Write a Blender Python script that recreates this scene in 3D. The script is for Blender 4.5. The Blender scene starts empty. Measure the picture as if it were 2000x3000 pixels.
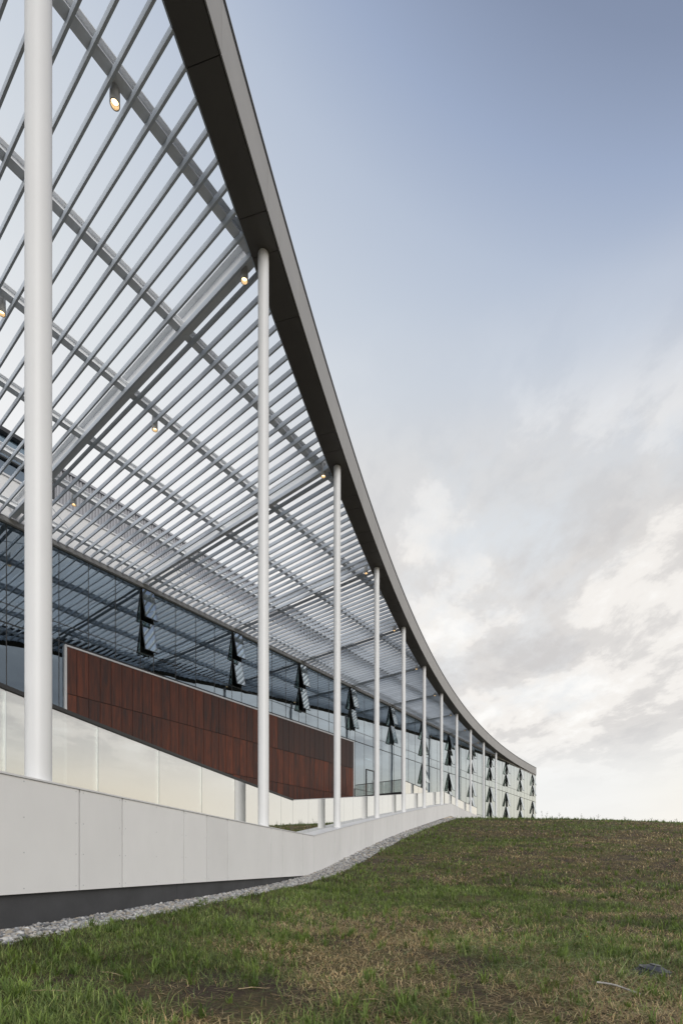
import bpy, bmesh, math, random
import numpy as np
from mathutils import Vector
random.seed(7)
rng = np.random.default_rng(11)

# ------------------------------------------------------------------ camera, sky, sun, exposure
EYE = 1.15                                    # eye height above the datum
PHI = math.radians(37.3937)                   # direction of the long glass wall
SP, CP = math.sin(PHI), math.cos(PHI)
D = -22.683                                   # the eye stands this far out from the glass

scene = bpy.context.scene
cam_data = bpy.data.cameras.new('camera')
cam_data.sensor_fit = 'VERTICAL'
cam_data.sensor_height = 36.0
cam_data.sensor_width = 24.0
cam_data.lens = 1460.0 / 3000.0 * 36.0        # shift lens of about 17.5 mm, held level
cam_data.shift_y = (2536.0 - 1500.0) / 3000.0
cam_data.clip_start = 0.05
cam_data.clip_end = 9000.0
cam = bpy.data.objects.new('camera', cam_data)
cam.location = (0.0, 0.0, EYE)
cam.rotation_euler = (math.radians(90), 0, 0)
scene.collection.objects.link(cam)
scene.camera = cam

SUN_AZ = math.radians(156.0)                   # clockwise from straight ahead
SUN_EL = math.radians(26.0)
sun_data = bpy.data.lights.new('sun', 'SUN')
sun_data.energy = 1.5
sun_data.angle = math.radians(42.0)
sun_data.color = (1.0, 0.975, 0.94)
sun = bpy.data.objects.new('sun', sun_data)
sdir = Vector((math.sin(SUN_AZ) * math.cos(SUN_EL), math.cos(SUN_AZ) * math.cos(SUN_EL), math.sin(SUN_EL)))
sun.rotation_euler = sdir.to_track_quat('Z', 'Y').to_euler()
sun.location = (30, 5, 30)
scene.collection.objects.link(sun)

world = bpy.data.worlds.new('World')
scene.world = world
world.use_nodes = True
wn = world.node_tree.nodes
wl = world.node_tree.links
wn.clear()


def W(kind, **kw):
    n = wn.new(kind)
    for k, v in kw.items():
        setattr(n, k, v)
    return n


def wmath(op, a, b=None, clamp=False):
    n = W('ShaderNodeMath', operation=op, use_clamp=clamp)
    for i, v in enumerate((a, b)):
        if v is None:
            continue
        if isinstance(v, (int, float)):
            n.inputs[i].default_value = v
        else:
            wl.new(v, n.inputs[i])
    return n.outputs[0]


def wramp(fac, stops, interp='EASE'):
    n = W('ShaderNodeValToRGB')
    n.color_ramp.interpolation = interp
    els = n.color_ramp.elements
    while len(els) < len(stops):
        els.new(0.5)
    for e, (p, c) in zip(els, stops):
        e.position = p
        e.color = (c[0], c[1], c[2], 1) if not isinstance(c, (int, float)) else (c, c, c, 1)
    wl.new(fac, n.inputs[0])
    return n.outputs[0]


def wmix(fac, a, b):
    n = W('ShaderNodeMix', data_type='RGBA')
    if isinstance(fac, (int, float)):
        n.inputs[0].default_value = fac
    else:
        wl.new(fac, n.inputs[0])
    for i, v in ((6, a), (7, b)):
        if isinstance(v, tuple):
            n.inputs[i].default_value = (v[0], v[1], v[2], 1)
        else:
            wl.new(v, n.inputs[i])
    return n.outputs[2]


sky = W('ShaderNodeTexSky', sky_type='NISHITA')
sky.sun_disc = False
sky.sun_elevation = SUN_EL
sky.sun_rotation = SUN_AZ
sky.air_density = 1.0
sky.dust_density = 2.5
sky.ozone_density = 1.5
tc = W('ShaderNodeTexCoord')
sep = W('ShaderNodeSeparateXYZ')
wl.new(tc.outputs['Generated'], sep.inputs[0])
dx, dy, dz = sep.outputs
zc = wmath('MAXIMUM', dz, 0.0)
# clear sky: pale at the horizon to slate blue overhead, a little deeper away from the glow
tilt = wmath('ADD', wmath('MULTIPLY', zc, 0.93), wmath('MULTIPLY', dx, wmath('MULTIPLY', zc, 0.38)))
clear = wramp(tilt, [(0.0, (0.96, 0.94, 0.905)), (0.08, (0.97, 0.955, 0.93)), (0.20, (0.93, 0.925, 0.905)), (0.45, (0.86, 0.875, 0.885)),
                     (0.60, (0.73, 0.77, 0.81)), (0.70, (0.60, 0.66, 0.75)), (0.76, (0.50, 0.57, 0.695)), (0.81, (0.36, 0.435, 0.595)),
                     (0.855, (0.25, 0.305, 0.435)), (0.91, (0.185, 0.23, 0.34)), (1.0, (0.13, 0.17, 0.29))], 'LINEAR')
nsc = W('ShaderNodeMix', data_type='RGBA', blend_type='MULTIPLY')
nsc.inputs[0].default_value = 1.0
nsc.inputs[7].default_value = (0.11, 0.11, 0.11, 1)
wl.new(sky.outputs[0], nsc.inputs[6])
clear = wmix(0.90, nsc.outputs[2], clear)
# sunset glow low in the sky to the right
glow = wmath('MULTIPLY', wramp(dx, [(0.42, 0.0), (0.80, 1.0)], 'EASE'), wramp(zc, [(0.0, 1.0), (0.10, 0.8), (0.26, 0.0)], 'EASE'))
clear = wmix(wmath('MULTIPLY', glow, 0.9), clear, (1.0, 0.895, 0.715))
# cloud layer seen in perspective
den = wmath('ADD', zc, 0.16)
px = wmath('DIVIDE', dx, den)
py = wmath('DIVIDE', dy, den)
comb = W('ShaderNodeCombineXYZ')
wl.new(px, comb.inputs[0])
wl.new(py, comb.inputs[1])
cn = W('ShaderNodeTexNoise')
cn.inputs['Scale'].default_value = 1.25
cn.inputs['Detail'].default_value = 9
cn.inputs['Roughness'].default_value = 0.62
cn.inputs['Distortion'].default_value = 0.15
mp = W('ShaderNodeMapping')
mp.inputs['Location'].default_value = (3.4, 1.3, 0.7)
mp.inputs['Rotation'].default_value = (0, 0, math.radians(-28))
mp.inputs['Scale'].default_value = (1.0, 0.72, 1.0)
wl.new(comb.outputs[0], mp.inputs[0])
wl.new(mp.outputs[0], cn.inputs['Vector'])
cn2 = W('ShaderNodeTexNoise')
cn2.inputs['Scale'].default_value = 3.1
cn2.inputs['Detail'].default_value = 8
cn2.inputs['Roughness'].default_value = 0.60
cn2.inputs['Distortion'].default_value = 0.15
wl.new(mp.outputs[0], cn2.inputs['Vector'])
band = wramp(zc, [(0.0, 0.0), (0.13, 0.06), (0.26, 0.95), (0.48, 1.0), (0.60, 0.62), (0.70, 0.10), (0.75, 0.0)], 'EASE')
mask = wramp(cn.outputs['Fac'], [(0.32, 0.0), (0.47, 1.0)], 'EASE')
mask = wmath('MULTIPLY', wmath('MULTIPLY', mask, band), wmath('SUBTRACT', 1.0, wmath('MULTIPLY', glow, 0.8)))
ccol = wramp(cn2.outputs['Fac'], [(0.36, (0.60, 0.582, 0.575)), (0.47, (0.70, 0.675, 0.655)), (0.55, (0.90, 0.865, 0.825)),
                                  (0.65, (1.0, 0.98, 0.95))], 'EASE')
# the cloud thins to a bright even veil towards the left
veil = wramp(wmath('ADD', wmath('MULTIPLY', dx, 1.0), 0.5), [(0.22, 1.0), (0.54, 0.0)], 'EASE')
ccol = wmix(wmath('MULTIPLY', veil, 0.85), ccol, (0.93, 0.935, 0.94))
col = wmix(wmath('MULTIPLY', mask, 0.9), clear, ccol)
bg = W('ShaderNodeBackground')
bg.inputs['Strength'].default_value = 0.93
wl.new(col, bg.inputs['Color'])
wo_ = W('ShaderNodeOutputWorld')
wl.new(bg.outputs[0], wo_.inputs['Surface'])

vs = scene.view_settings
vs.view_transform = 'Standard'
vs.look = 'None'
vs.exposure = 0.14
vs.gamma = 1.0
vs.use_curve_mapping = False
scene.render.engine = 'CYCLES'
scene.cycles.max_bounces = 8
scene.cycles.transparent_max_bounces = 16
scene.render.resolution_x = 682
scene.render.resolution_y = 1024

# ------------------------------------------------------------------ building frame
H = 13.8                                      # canopy underside above the eye (all heights z are above the eye)
BAY = 5.75
U0 = 7.87                                     # second column
PC = (-2.7838952413022643e-06, 0.0034267875832378293, -0.48478186503201265, 18.056687463537934)


def wc(u):
    return ((PC[0] * u + PC[1]) * u + PC[2]) * u + PC[3]


def dwc(u):
    return (3 * PC[0] * u + 2 * PC[1]) * u + PC[2]


def off(s, o):
    """point at offset o outward from the column line, at station s -> (u, w)"""
    m = dwc(s)
    q = math.sqrt(1 + m * m)
    return s - o * m / q, wc(s) + o / q


def edge_w(u, o):
    """w of the offset curve at given u"""
    s = u
    for _ in range(6):
        s += u - off(s, o)[0]
    return off(s, o)[1]


def B(u, w, z):
    n = w + D
    return Vector((u * SP + n * CP, u * CP - n * SP, z + EYE))


COL = scene.collection


def tag(o, label=None, cat=None, group=None, kind=None):
    if label: o['label'] = label
    if cat: o['category'] = cat
    if group: o['group'] = group
    if kind: o['kind'] = kind
    return o


def thing(name, label, cat, org=(0, 0, 0), group=None):
    """Empty at (u, w, z) in the building frame; its children use local (w, u, z)"""
    o = bpy.data.objects.new(name, None)
    COL.objects.link(o)
    o.empty_display_size = 0.3
    o.location = B(*org)
    o.rotation_euler = (0, 0, -PHI)
    o['_u'], o['_w'], o['_z'] = org
    return tag(o, label, cat, group)


def org_of(o):
    x = o
    return (x['_u'], x['_w'], x['_z'])


MC = {}


def mesh_from(name, verts, faces, mat, smooth=False):
    me = bpy.data.meshes.new(name)
    me.from_pydata(verts, [], faces)
    bm = bmesh.new()
    bm.from_mesh(me)
    bmesh.ops.recalc_face_normals(bm, faces=bm.faces)
    bm.to_mesh(me)
    bm.free()
    if smooth:
        me.polygons.foreach_set('use_smooth', [True] * len(me.polygons))
    me.materials.append(mat)
    me.update()
    return me


def link(name, me, parent, loc=(0, 0, 0), scale=(1, 1, 1), rot=(0, 0, 0)):
    """loc = absolute (u, w, z) in the building frame when parent is a thing"""
    o = bpy.data.objects.new(name, me)
    COL.objects.link(o)
    if parent is not None:
        o.parent = parent
        a = org_of(parent)
        o['_u'], o['_w'], o['_z'] = loc
        o.location = (loc[1] - a[1], loc[0] - a[0], loc[2] - a[2])
    o.scale = scale
    o.rotation_euler = rot
    return o


BOXF = [(0, 1, 3, 2), (4, 6, 7, 5), (0, 4, 5, 1), (2, 3, 7, 6), (0, 2, 6, 4), (1, 5, 7, 3)]


def boxv(x0, x1, y0, y1, z0, z1):
    return [(x, y, z) for x in (x0, x1) for y in (y0, y1) for z in (z0, z1)]


def unit_box(mat):
    k = ('box', mat.name)
    if k not in MC:
        MC[k] = mesh_from('box_' + mat.name, boxv(-.5, .5, -.5, .5, -.5, .5), BOXF, mat)
    return MC[k]


def bx(name, parent, u, w, z, mat, rot=(0, 0, 0)):
    """box from (u0,u1),(w0,w1),(z0,z1)"""
    c = ((u[0] + u[1]) / 2, (w[0] + w[1]) / 2, (z[0] + z[1]) / 2)
    return link(name, unit_box(mat), parent, c, (abs(w[1] - w[0]), abs(u[1] - u[0]), abs(z[1] - z[0])), rot)


def joined_boxes(boxes):
    v, f = [], []
    for b in boxes:
        n = len(v)
        v += boxv(*b)
        f += [tuple(i + n for i in q) for q in BOXF]
    return v, f


def local(parent, pts):
    a = org_of(parent)
    return [(p[1] - a[1], p[0] - a[0], p[2] - a[2]) for p in pts]


def prism_strip(name, parent, stations, oa, ob, za, zb, mat, clampw=None, smooth=False):
    """solid strip along the curve between offsets oa and ob; za/zb may be functions of station"""
    fa = za if callable(za) else (lambda s: za)
    fb = zb if callable(zb) else (lambda s: zb)
    pts = []
    for s in stations:
        for o, zf in ((oa, fa), (ob, fa), (ob, fb), (oa, fb)):
            u, w = off(s, o)
            if clampw is not None:
                w = max(w, clampw + (0.02 if o == max(oa, ob) else 0.0))
            pts.append((u, w, zf(s)))
    faces = []
    n = len(stations)
    for i in range(n - 1):
        a, b = 4 * i, 4 * (i + 1)
        for k in range(4):
            faces.append((a + k, a + (k + 1) % 4, b + (k + 1) % 4, b + k))
    faces.append((0, 1, 2, 3))
    faces.append((4 * n - 4, 4 * n - 1, 4 * n - 2, 4 * n - 3))
    a = org_of(parent)
    mid = stations[len(stations) // 2]
    mu, mw = off(mid, (oa + ob) / 2)
    mz = (fa(mid) + fb(mid)) / 2
    vv = [(p[1] - mw, p[0] - mu, p[2] - mz) for p in pts]
    me = mesh_from(name, vv, faces, mat)
    return link(name, me, parent, (mu, mw, mz))


def srange(a, b, step):
    n = max(1, int(math.ceil((b - a) / step - 1e-6)))
    return [a + (b - a) * i / n for i in range(n + 1)]


# ------------------------------------------------------------------ materials
def mat_new(name):
    m = bpy.data.materials.new(name)
    m.use_nodes = True
    nt = m.node_tree
    p = nt.nodes['Principled BSDF']
    return m, nt, p


def nadd(nt, kind, **kw):
    n = nt.nodes.new(kind)
    for k, v in kw.items():
        setattr(n, k, v)
    return n


def surf(name, color, rough=0.6, metal=0.0, spec=0.5, var=0.06, scale=3.0, rnd=0.0, bump=0.0, bscale=60.0,
         stretch=(1, 1, 1), tint2=None, rough_var=0.0):
    m, nt, p = mat_new(name)
    L = nt.links
    co = nadd(nt, 'ShaderNodeTexCoord')
    geo = nadd(nt, 'ShaderNodeNewGeometry')
    mp = nadd(nt, 'ShaderNodeMapping')
    mp.inputs['Scale'].default_value = stretch
    L.new(geo.outputs['Position'], mp.inputs[0])
    nz = nadd(nt, 'ShaderNodeTexNoise')
    nz.inputs['Scale'].default_value = scale
    nz.inputs['Detail'].default_value = 7
    nz.inputs['Roughness'].default_value = 0.62
    L.new(mp.outputs[0], nz.inputs['Vector'])
    mr = nadd(nt, 'ShaderNodeMapRange')
    mr.inputs[1].default_value = 0.3
    mr.inputs[2].default_value = 0.7
    mr.inputs[3].default_value = 1.0 - var
    mr.inputs[4].default_value = 1.0 + var
    L.new(nz.outputs['Fac'], mr.inputs[0])
    val = mr.outputs[0]
    if rnd:
        oi = nadd(nt, 'ShaderNodeObjectInfo')
        r2 = nadd(nt, 'ShaderNodeMapRange')
        r2.inputs[3].default_value = 1.0 - rnd
        r2.inputs[4].default_value = 1.0 + rnd
        L.new(oi.outputs['Random'], r2.inputs[0])
        mm = nadd(nt, 'ShaderNodeMath', operation='MULTIPLY')
        L.new(val, mm.inputs[0])
        L.new(r2.outputs[0], mm.inputs[1])
        val = mm.outputs[0]
    base = nadd(nt, 'ShaderNodeMix', data_type='RGBA')
    base.inputs[6].default_value = (*color, 1)
    base.inputs[7].default_value = (*(tint2 or color), 1)
    if tint2:
        oi2 = nadd(nt, 'ShaderNodeObjectInfo')
        mx2 = nadd(nt, 'ShaderNodeMath', operation='MULTIPLY_ADD')
        mx2.inputs[1].default_value = 0.6
        L.new(oi2.outputs['Random'], mx2.inputs[0])
        m5 = nadd(nt, 'ShaderNodeMath', operation='MULTIPLY')
        m5.inputs[1].default_value = 0.45
        L.new(nz.outputs['Fac'], m5.inputs[0])
        L.new(m5.outputs[0], mx2.inputs[2])
        L.new(mx2.outputs[0], base.inputs[0])
    else:
        base.inputs[0].default_value = 0
    mul = nadd(nt, 'ShaderNodeVectorMath', operation='SCALE')
    L.new(base.outputs[2], mul.inputs[0])
    L.new(val, mul.inputs['Scale'])
    L.new(mul.outputs[0], p.inputs['Base Color'])
    p.inputs['Roughness'].default_value = rough
    if rough_var:
        rr = nadd(nt, 'ShaderNodeMapRange')
        rr.inputs[1].default_value = 0.3
        rr.inputs[2].default_value = 0.7
        rr.inputs[3].default_value = max(0.02, rough - rough_var)
        rr.inputs[4].default_value = rough + rough_var
        L.new(nz.outputs['Fac'], rr.inputs[0])
        L.new(rr.outputs[0], p.inputs['Roughness'])
    p.inputs['Metallic'].default_value = metal
    p.inputs['Specular IOR Level'].default_value = spec
    if bump:
        nb = nadd(nt, 'ShaderNodeTexNoise')
        nb.inputs['Scale'].default_value = bscale
        nb.inputs['Detail'].default_value = 4
        L.new(mp.outputs[0], nb.inputs['Vector'])
        b = nadd(nt, 'ShaderNodeBump')
        b.inputs['Strength'].default_value = bump
        b.inputs['Distance'].default_value = 0.02
        L.new(nb.outputs['Fac'], b.inputs['Height'])
        L.new(b.outputs[0], p.inputs['Normal'])
    return m


def glass(name, r0, r1, power, tint, gloss_col, wav=0.0, wscale=1.0, rough=0.0, graze=None):
    """coated pane: mirror share rises towards grazing, the rest passes tinted"""
    m = bpy.data.materials.new(name)
    m.use_nodes = True
    nt = m.node_tree
    nt.nodes.clear()
    L = nt.links
    out = nadd(nt, 'ShaderNodeOutputMaterial')
    mix = nadd(nt, 'ShaderNodeMixShader')
    tr = nadd(nt, 'ShaderNodeBsdfTransparent')
    tr.inputs[0].default_value = (*tint, 1)
    gl = nadd(nt, 'ShaderNodeBsdfGlossy')
    gl.inputs['Color'].default_value = (*gloss_col, 1)
    gl.inputs['Roughness'].default_value = rough
    lw = nadd(nt, 'ShaderNodeLayerWeight')
    lw.inputs['Blend'].default_value = 0.5
    pw = nadd(nt, 'ShaderNodeMath', operation='POWER')
    pw.inputs[1].default_value = power
    mr = nadd(nt, 'ShaderNodeMapRange')
    mr.inputs[3].default_value = r0
    mr.inputs[4].default_value = r1
    L.new(lw.outputs['Facing'], pw.inputs[0])
    L.new(pw.outputs[0], mr.inputs[0])
    L.new(mr.outputs[0], mix.inputs[0])
    L.new(tr.outputs[0], mix.inputs[1])
    L.new(gl.outputs[0], mix.inputs[2])
    L.new(mix.outputs[0], out.inputs[0])
    if graze:
        gm = nadd(nt, 'ShaderNodeMix', data_type='RGBA')
        gm.inputs[6].default_value = (*gloss_col, 1)
        gm.inputs[7].default_value = (*graze, 1)
        L.new(lw.outputs['Facing'], gm.inputs[0])
        L.new(gm.outputs[2], gl.inputs['Color'])
    if wav:
        geo = nadd(nt, 'ShaderNodeNewGeometry')
        nz = nadd(nt, 'ShaderNodeTexNoise')
        nz.inputs['Scale'].default_value = wscale
        nz.inputs['Detail'].default_value = 1
        L.new(geo.outputs['Position'], nz.inputs['Vector'])
        b = nadd(nt, 'ShaderNodeBump')
        b.inputs['Strength'].default_value = 1.0
        b.inputs['Distance'].default_value = wav
        L.new(nz.outputs['Fac'], b.inputs['Height'])
        L.new(b.outputs[0], gl.inputs['Normal'])
    return m


def emit(name, color, strength):
    m, nt, p = mat_new(name)
    p.inputs['Base Color'].default_value = (0.8, 0.8, 0.8, 1)
    p.inputs['Emission Color'].default_value = (*color, 1)
    p.inputs['Emission Strength'].default_value = strength
    return m


M_white = surf('fibre_cement', (0.755, 0.748, 0.742), 0.7, var=0.035, scale=1.5, rnd=0.03, bump=0.05, bscale=90, stretch=(1.0, 1.0, 0.6))
M_coping = surf('coping_metal', (0.66, 0.66, 0.665), 0.45, var=0.03, scale=2.0)
M_plinth = surf('plinth_board', (0.055, 0.056, 0.06), 0.75, var=0.18, scale=2.2, rnd=0.08, bump=0.1)
M_joint = surf('joint_backing', (0.03, 0.03, 0.03), 0.9)  # dark backing that shows in the gaps between wall panels
M_col = surf('column_paint', (0.74, 0.745, 0.75), 0.38, var=0.02, scale=1.2)
M_slat = surf('slat_paint', (0.61, 0.665, 0.735), 0.42, var=0.05, scale=1.5, rnd=0.06)
M_steel = surf('steel_paint', (0.80, 0.81, 0.82), 0.45, var=0.05, scale=1.8)
M_soffit = surf('soffit_panel', (0.105, 0.098, 0.09), 0.55, var=0.06, scale=2.0, rnd=0.05)
M_fascia = surf('fascia_panel', (0.36, 0.353, 0.345), 0.6, var=0.05, scale=1.3, rnd=0.03, bump=0.03)
M_black = surf('black_trim', (0.02, 0.02, 0.021), 0.5, var=0.1)
M_cap = surf('cap_metal', (0.42, 0.43, 0.44), 0.4, var=0.05)
M_mull = surf('mullion_metal', (0.035, 0.037, 0.04), 0.4, var=0.1)
M_head = surf('header_metal', (0.48, 0.47, 0.455), 0.5, var=0.08)
M_sash = surf('sash_metal', (0.022, 0.022, 0.022), 0.45, var=0.1)
M_trim = surf('pale_trim', (0.58, 0.58, 0.59), 0.45, var=0.05)
M_clad = surf('ribbed_cladding', (0.36, 0.365, 0.39), 0.5, var=0.05, scale=0.8)
M_band = surf('pale_panel_band', (0.62, 0.62, 0.62), 0.6, var=0.05, scale=0.9, rnd=0.04)
M_beige = surf('beige_underside', (0.62, 0.55, 0.45), 0.7, var=0.06)
M_int = surf('interior_wall', (0.34, 0.35, 0.35), 0.8, var=0.08, scale=0.4)
M_intd = surf('interior_dark', (0.05, 0.052, 0.055), 0.8, var=0.15)
M_slab = surf('floor_slab', (0.16, 0.155, 0.15), 0.8, var=0.1)
M_deck = surf('ramp_concrete', (0.20, 0.198, 0.19), 0.8, var=0.08)
M_roof = surf('roof_membrane', (0.3, 0.3, 0.3), 0.8, var=0.08)
M_lampbody = surf('lamp_metal', (0.55, 0.54, 0.52), 0.4, metal=0.0, var=0.05)
M_lamp = emit('lamp_glow', (1.0, 0.66, 0.33), 3.6)
M_strip = emit('strip_light', (1.0, 0.95, 0.86), 2.5)
M_glass = glass('coated_glass', 0.12, 1.0, 1.05, (0.30, 0.36, 0.39), (0.66, 0.82, 1.0), graze=(0.97, 1.0, 0.95), wav=0.0035, wscale=0.9)
M_sashglass = glass('sash_glass', 0.28, 1.0, 1.25, (0.80, 0.88, 0.83), (0.92, 0.97, 1.0))
M_guard = glass('guard_glass', 0.40, 1.0, 0.75, (0.62, 0.68, 0.67), (0.93, 0.925, 0.90), wav=0.002, wscale=0.7)


M_clear = glass('clear_glass', 0.12, 0.9, 1.6, (0.86, 0.9, 0.89), (0.95, 0.98, 0.98))


# copper: weathered sheet, vertical streaks, every sheet a little different
def copper():
    m, nt, p = mat_new('weathered_copper')
    L = nt.links
    oi = nadd(nt, 'ShaderNodeObjectInfo')
    geo = nadd(nt, 'ShaderNodeNewGeometry')
    add = nadd(nt, 'ShaderNodeVectorMath', operation='ADD')
    L.new(geo.outputs['Position'], add.inputs[0])
    mulr = nadd(nt, 'ShaderNodeMath', operation='MULTIPLY')
    mulr.inputs[1].default_value = 37.0
    L.new(oi.outputs['Random'], mulr.inputs[0])
    L.new(mulr.outputs[0], add.inputs[1])
    mp = nadd(nt, 'ShaderNodeMapping')
    mp.inputs['Scale'].default_value = (7, 7, 0.7)
    L.new(add.outputs[0], mp.inputs[0])
    nz = nadd(nt, 'ShaderNodeTexNoise')
    nz.inputs['Scale'].default_value = 1.0
    nz.inputs['Detail'].default_value = 6
    nz.inputs['Roughness'].default_value = 0.65
    L.new(mp.outputs[0], nz.inputs['Vector'])
    sm = nadd(nt, 'ShaderNodeMath', operation='MULTIPLY_ADD')
    sm.inputs[1].default_value = 0.20
    L.new(oi.outputs['Random'], sm.inputs[0])
    m5 = nadd(nt, 'ShaderNodeMath', operation='MULTIPLY')
    m5.inputs[1].default_value = 1.0
    L.new(nz.outputs['Fac'], m5.inputs[0])
    L.new(m5.outputs[0], sm.inputs[2])
    cr = nadd(nt, 'ShaderNodeValToRGB')
    e = cr.color_ramp.elements
    e[0].position, e[0].color = 0.40, (0.032, 0.0145, 0.0125, 1)
    e[1].position, e[1].color = 0.84, (0.165, 0.041, 0.017, 1)
    k = e.new(0.62)
    k.color = (0.084, 0.0245, 0.0135, 1)
    L.new(sm.outputs[0], cr.inputs[0])
    L.new(cr.outputs[0], p.inputs['Base Color'])
    p.inputs['Metallic'].default_value = 0.15
    mr = nadd(nt, 'ShaderNodeMapRange')
    mr.inputs[3].default_value = 0.34
    mr.inputs[4].default_value = 0.58
    L.new(nz.outputs['Fac'], mr.inputs[0])
    L.new(mr.outputs[0], p.inputs['Roughness'])
    return m


M_copper = copper()
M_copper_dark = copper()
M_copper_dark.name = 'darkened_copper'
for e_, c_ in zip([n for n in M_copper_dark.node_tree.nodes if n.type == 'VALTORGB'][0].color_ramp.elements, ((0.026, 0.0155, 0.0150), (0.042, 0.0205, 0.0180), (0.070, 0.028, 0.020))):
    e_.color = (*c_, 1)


def attr_mat(name, rough, transl=0.0, spec=0.3):
    m, nt, p = mat_new(name)
    a = nadd(nt, 'ShaderNodeAttribute', attribute_name='Col')
    nt.links.new(a.outputs['Color'], p.inputs['Base Color'])
    p.inputs['Roughness'].default_value = rough
    p.inputs['Specular IOR Level'].default_value = spec
    if transl:
        out = nt.nodes['Material Output']
        mx = nadd(nt, 'ShaderNodeMixShader')
        t = nadd(nt, 'ShaderNodeBsdfTranslucent')
        mx.inputs[0].default_value = transl
        nt.links.new(a.outputs['Color'], t.inputs[0])
        nt.links.new(p.outputs[0], mx.inputs[1])
        nt.links.new(t.outputs[0], mx.inputs[2])
        nt.links.new(mx.outputs[0], out.inputs[0])
    return m


M_stone = attr_mat('gravel_stone', 0.75)
M_grass = attr_mat('grass_blade', 0.55, 0.30, 0.3)
M_straw = attr_mat('dry_straw', 0.7, 0.1, 0.25)

# ------------------------------------------------------------------ terrain
# numpy copy of the column line, used for distances from the wall
_cs = np.linspace(-14, 70, 900)
_cu = np.array([off(s, 0.25) for s in _cs])
_cX = _cu[:, 0] * SP + (_cu[:, 1] + D) * CP
_cY = _cu[:, 0] * CP - (_cu[:, 1] + D) * SP


def gravel_w(Y):
    return 0.47 + 0.22 * sstep(7.0, 15.0, np.asarray(Y, float))


def sstep(a, b, x):
    t = np.clip((x - a) / (b - a), 0, 1)
    return t * t * (3 - 2 * t)


def wall_dist(X, Y):
    """signed distance to the right of the wall front, and station"""
    X = np.asarray(X, float)
    Y = np.asarray(Y, float)
    sh = X.shape
    Xf, Yf = X.ravel(), Y.ravel()
    xw = np.interp(Yf, _cY, _cX)
    sl = np.interp(Yf, _cY, np.gradient(_cX, _cY))
    d = (Xf - xw) / np.sqrt(1 + sl * sl)
    return d.reshape(sh)


def sstep(a, b, x):
    t = np.clip((x - a) / (b - a), 0, 1)
    return t * t * (3 - 2 * t)


def vnoise(X, Y, scale, seed, octaves=4):
    r = np.random.default_rng(seed)
    G = r.random((256, 256))
    out = np.zeros(np.shape(X))
    amp, tot = 1.0, 0.0
    for o in range(octaves):
        x = np.asarray(X) * scale * 2 ** o + 17.3 * o
        y = np.asarray(Y) * scale * 2 ** o + 9.1 * o
        xi, yi = np.floor(x).astype(int), np.floor(y).astype(int)
        fx, fy = x - xi, y - yi
        fx = fx * fx * (3 - 2 * fx)
        fy = fy * fy * (3 - 2 * fy)
        a = G[xi % 256, yi % 256] * (1 - fx) + G[(xi + 1) % 256, yi % 256] * fx
        b = G[xi % 256, (yi + 1) % 256] * (1 - fx) + G[(xi + 1) % 256, (yi + 1) % 256] * fx
        out = out + amp * (a * (1 - fy) + b * fy)
        tot += amp
        amp *= 0.5
    return out / tot


_pY = np.array([-400, -60, -10, 0, 4.5, 8.6, 11.5, 14.0, 16.9, 24.1, 33, 38.1, 41, 43.5, 46, 50, 60, 90, 400])
_pZ = np.array([-3.0, -2.2, -0.85, -0.70, -0.60, -0.515, -0.42, -0.24, 0.17, 1.29, 2.66, 3.45, 3.86, 4.09, 4.15, 3.9, 2.6, -1.0, -3.0])


def ground_z(X, Y, rough=True):
    """height above the eye level"""
    X = np.asarray(X, float)
    Y = np.asarray(Y, float)
    z = np.interp(Y, _pY, _pZ)
    for d_ in (-0.8, 0.8):
        z = z + np.interp(Y + d_, _pY, _pZ)
    z = z / 3.0
    d = np.maximum(wall_dist(X, np.clip(Y, -8, 60)), 0.0)
    z = z - 0.34 * (1 - np.exp(-np.maximum(d - 0.45, 0) / 1.9)) * (1 - sstep(7, 17, Y))
    rgt = np.clip(X - 12, 0, 40)
    z = z - 0.0014 * rgt ** 2 * sstep(10, 30, Y)
    if rough:
        amp = sstep(0.7, 2.0, d)
        z = z + amp * (0.10 * (vnoise(X, Y, 0.35, 3, 3) - 0.5) + 0.05 * (vnoise(X, Y, 1.6, 5, 3) - 0.5))
    return z


def axis_coords(lo, hi, fine_lo, fine_hi, step, grow=1.22):
    c = list(np.arange(fine_lo, fine_hi + 1e-6, step))
    s, x = step, fine_lo
    left = []
    while x > lo:
        s *= grow
        x -= s
        left.append(x)
    s, x = step, fine_hi
    right = []
    while x < hi:
        s *= grow
        x += s
        right.append(x)
    return np.array(left[::-1] + c + right)


gx = axis_coords(-2500, 2500, -6, 12, 0.12, 1.16)
gy = axis_coords(-2500, 3500, 1.0, 16, 0.12, 1.12)
GX, GY = np.meshgrid(gx, gy)
GZ = ground_z(GX, GY) + EYE
far = np.maximum(np.abs(GX) - 120, 0) + np.maximum(-GY - 60, 0)
GZ = np.where(far > 0, GZ * np.exp(-far / 150.0) - 3.0 * (1 - np.exp(-far / 150.0)), GZ)
# keep the ground below the plinth line under the building
dwall = wall_dist(GX, np.clip(GY, -8, 60))
GZ = np.where(dwall < -0.25, GZ - 0.5, GZ)
nx, ny = len(gx), len(gy)
gv = np.stack([GX.ravel(), GY.ravel(), GZ.ravel()], 1)
ii = np.arange(nx * ny).reshape(ny, nx)
gf = np.stack([ii[:-1, :-1].ravel(), ii[:-1, 1:].ravel(), ii[1:, 1:].ravel(), ii[1:, :-1].ravel()], 1)


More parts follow.
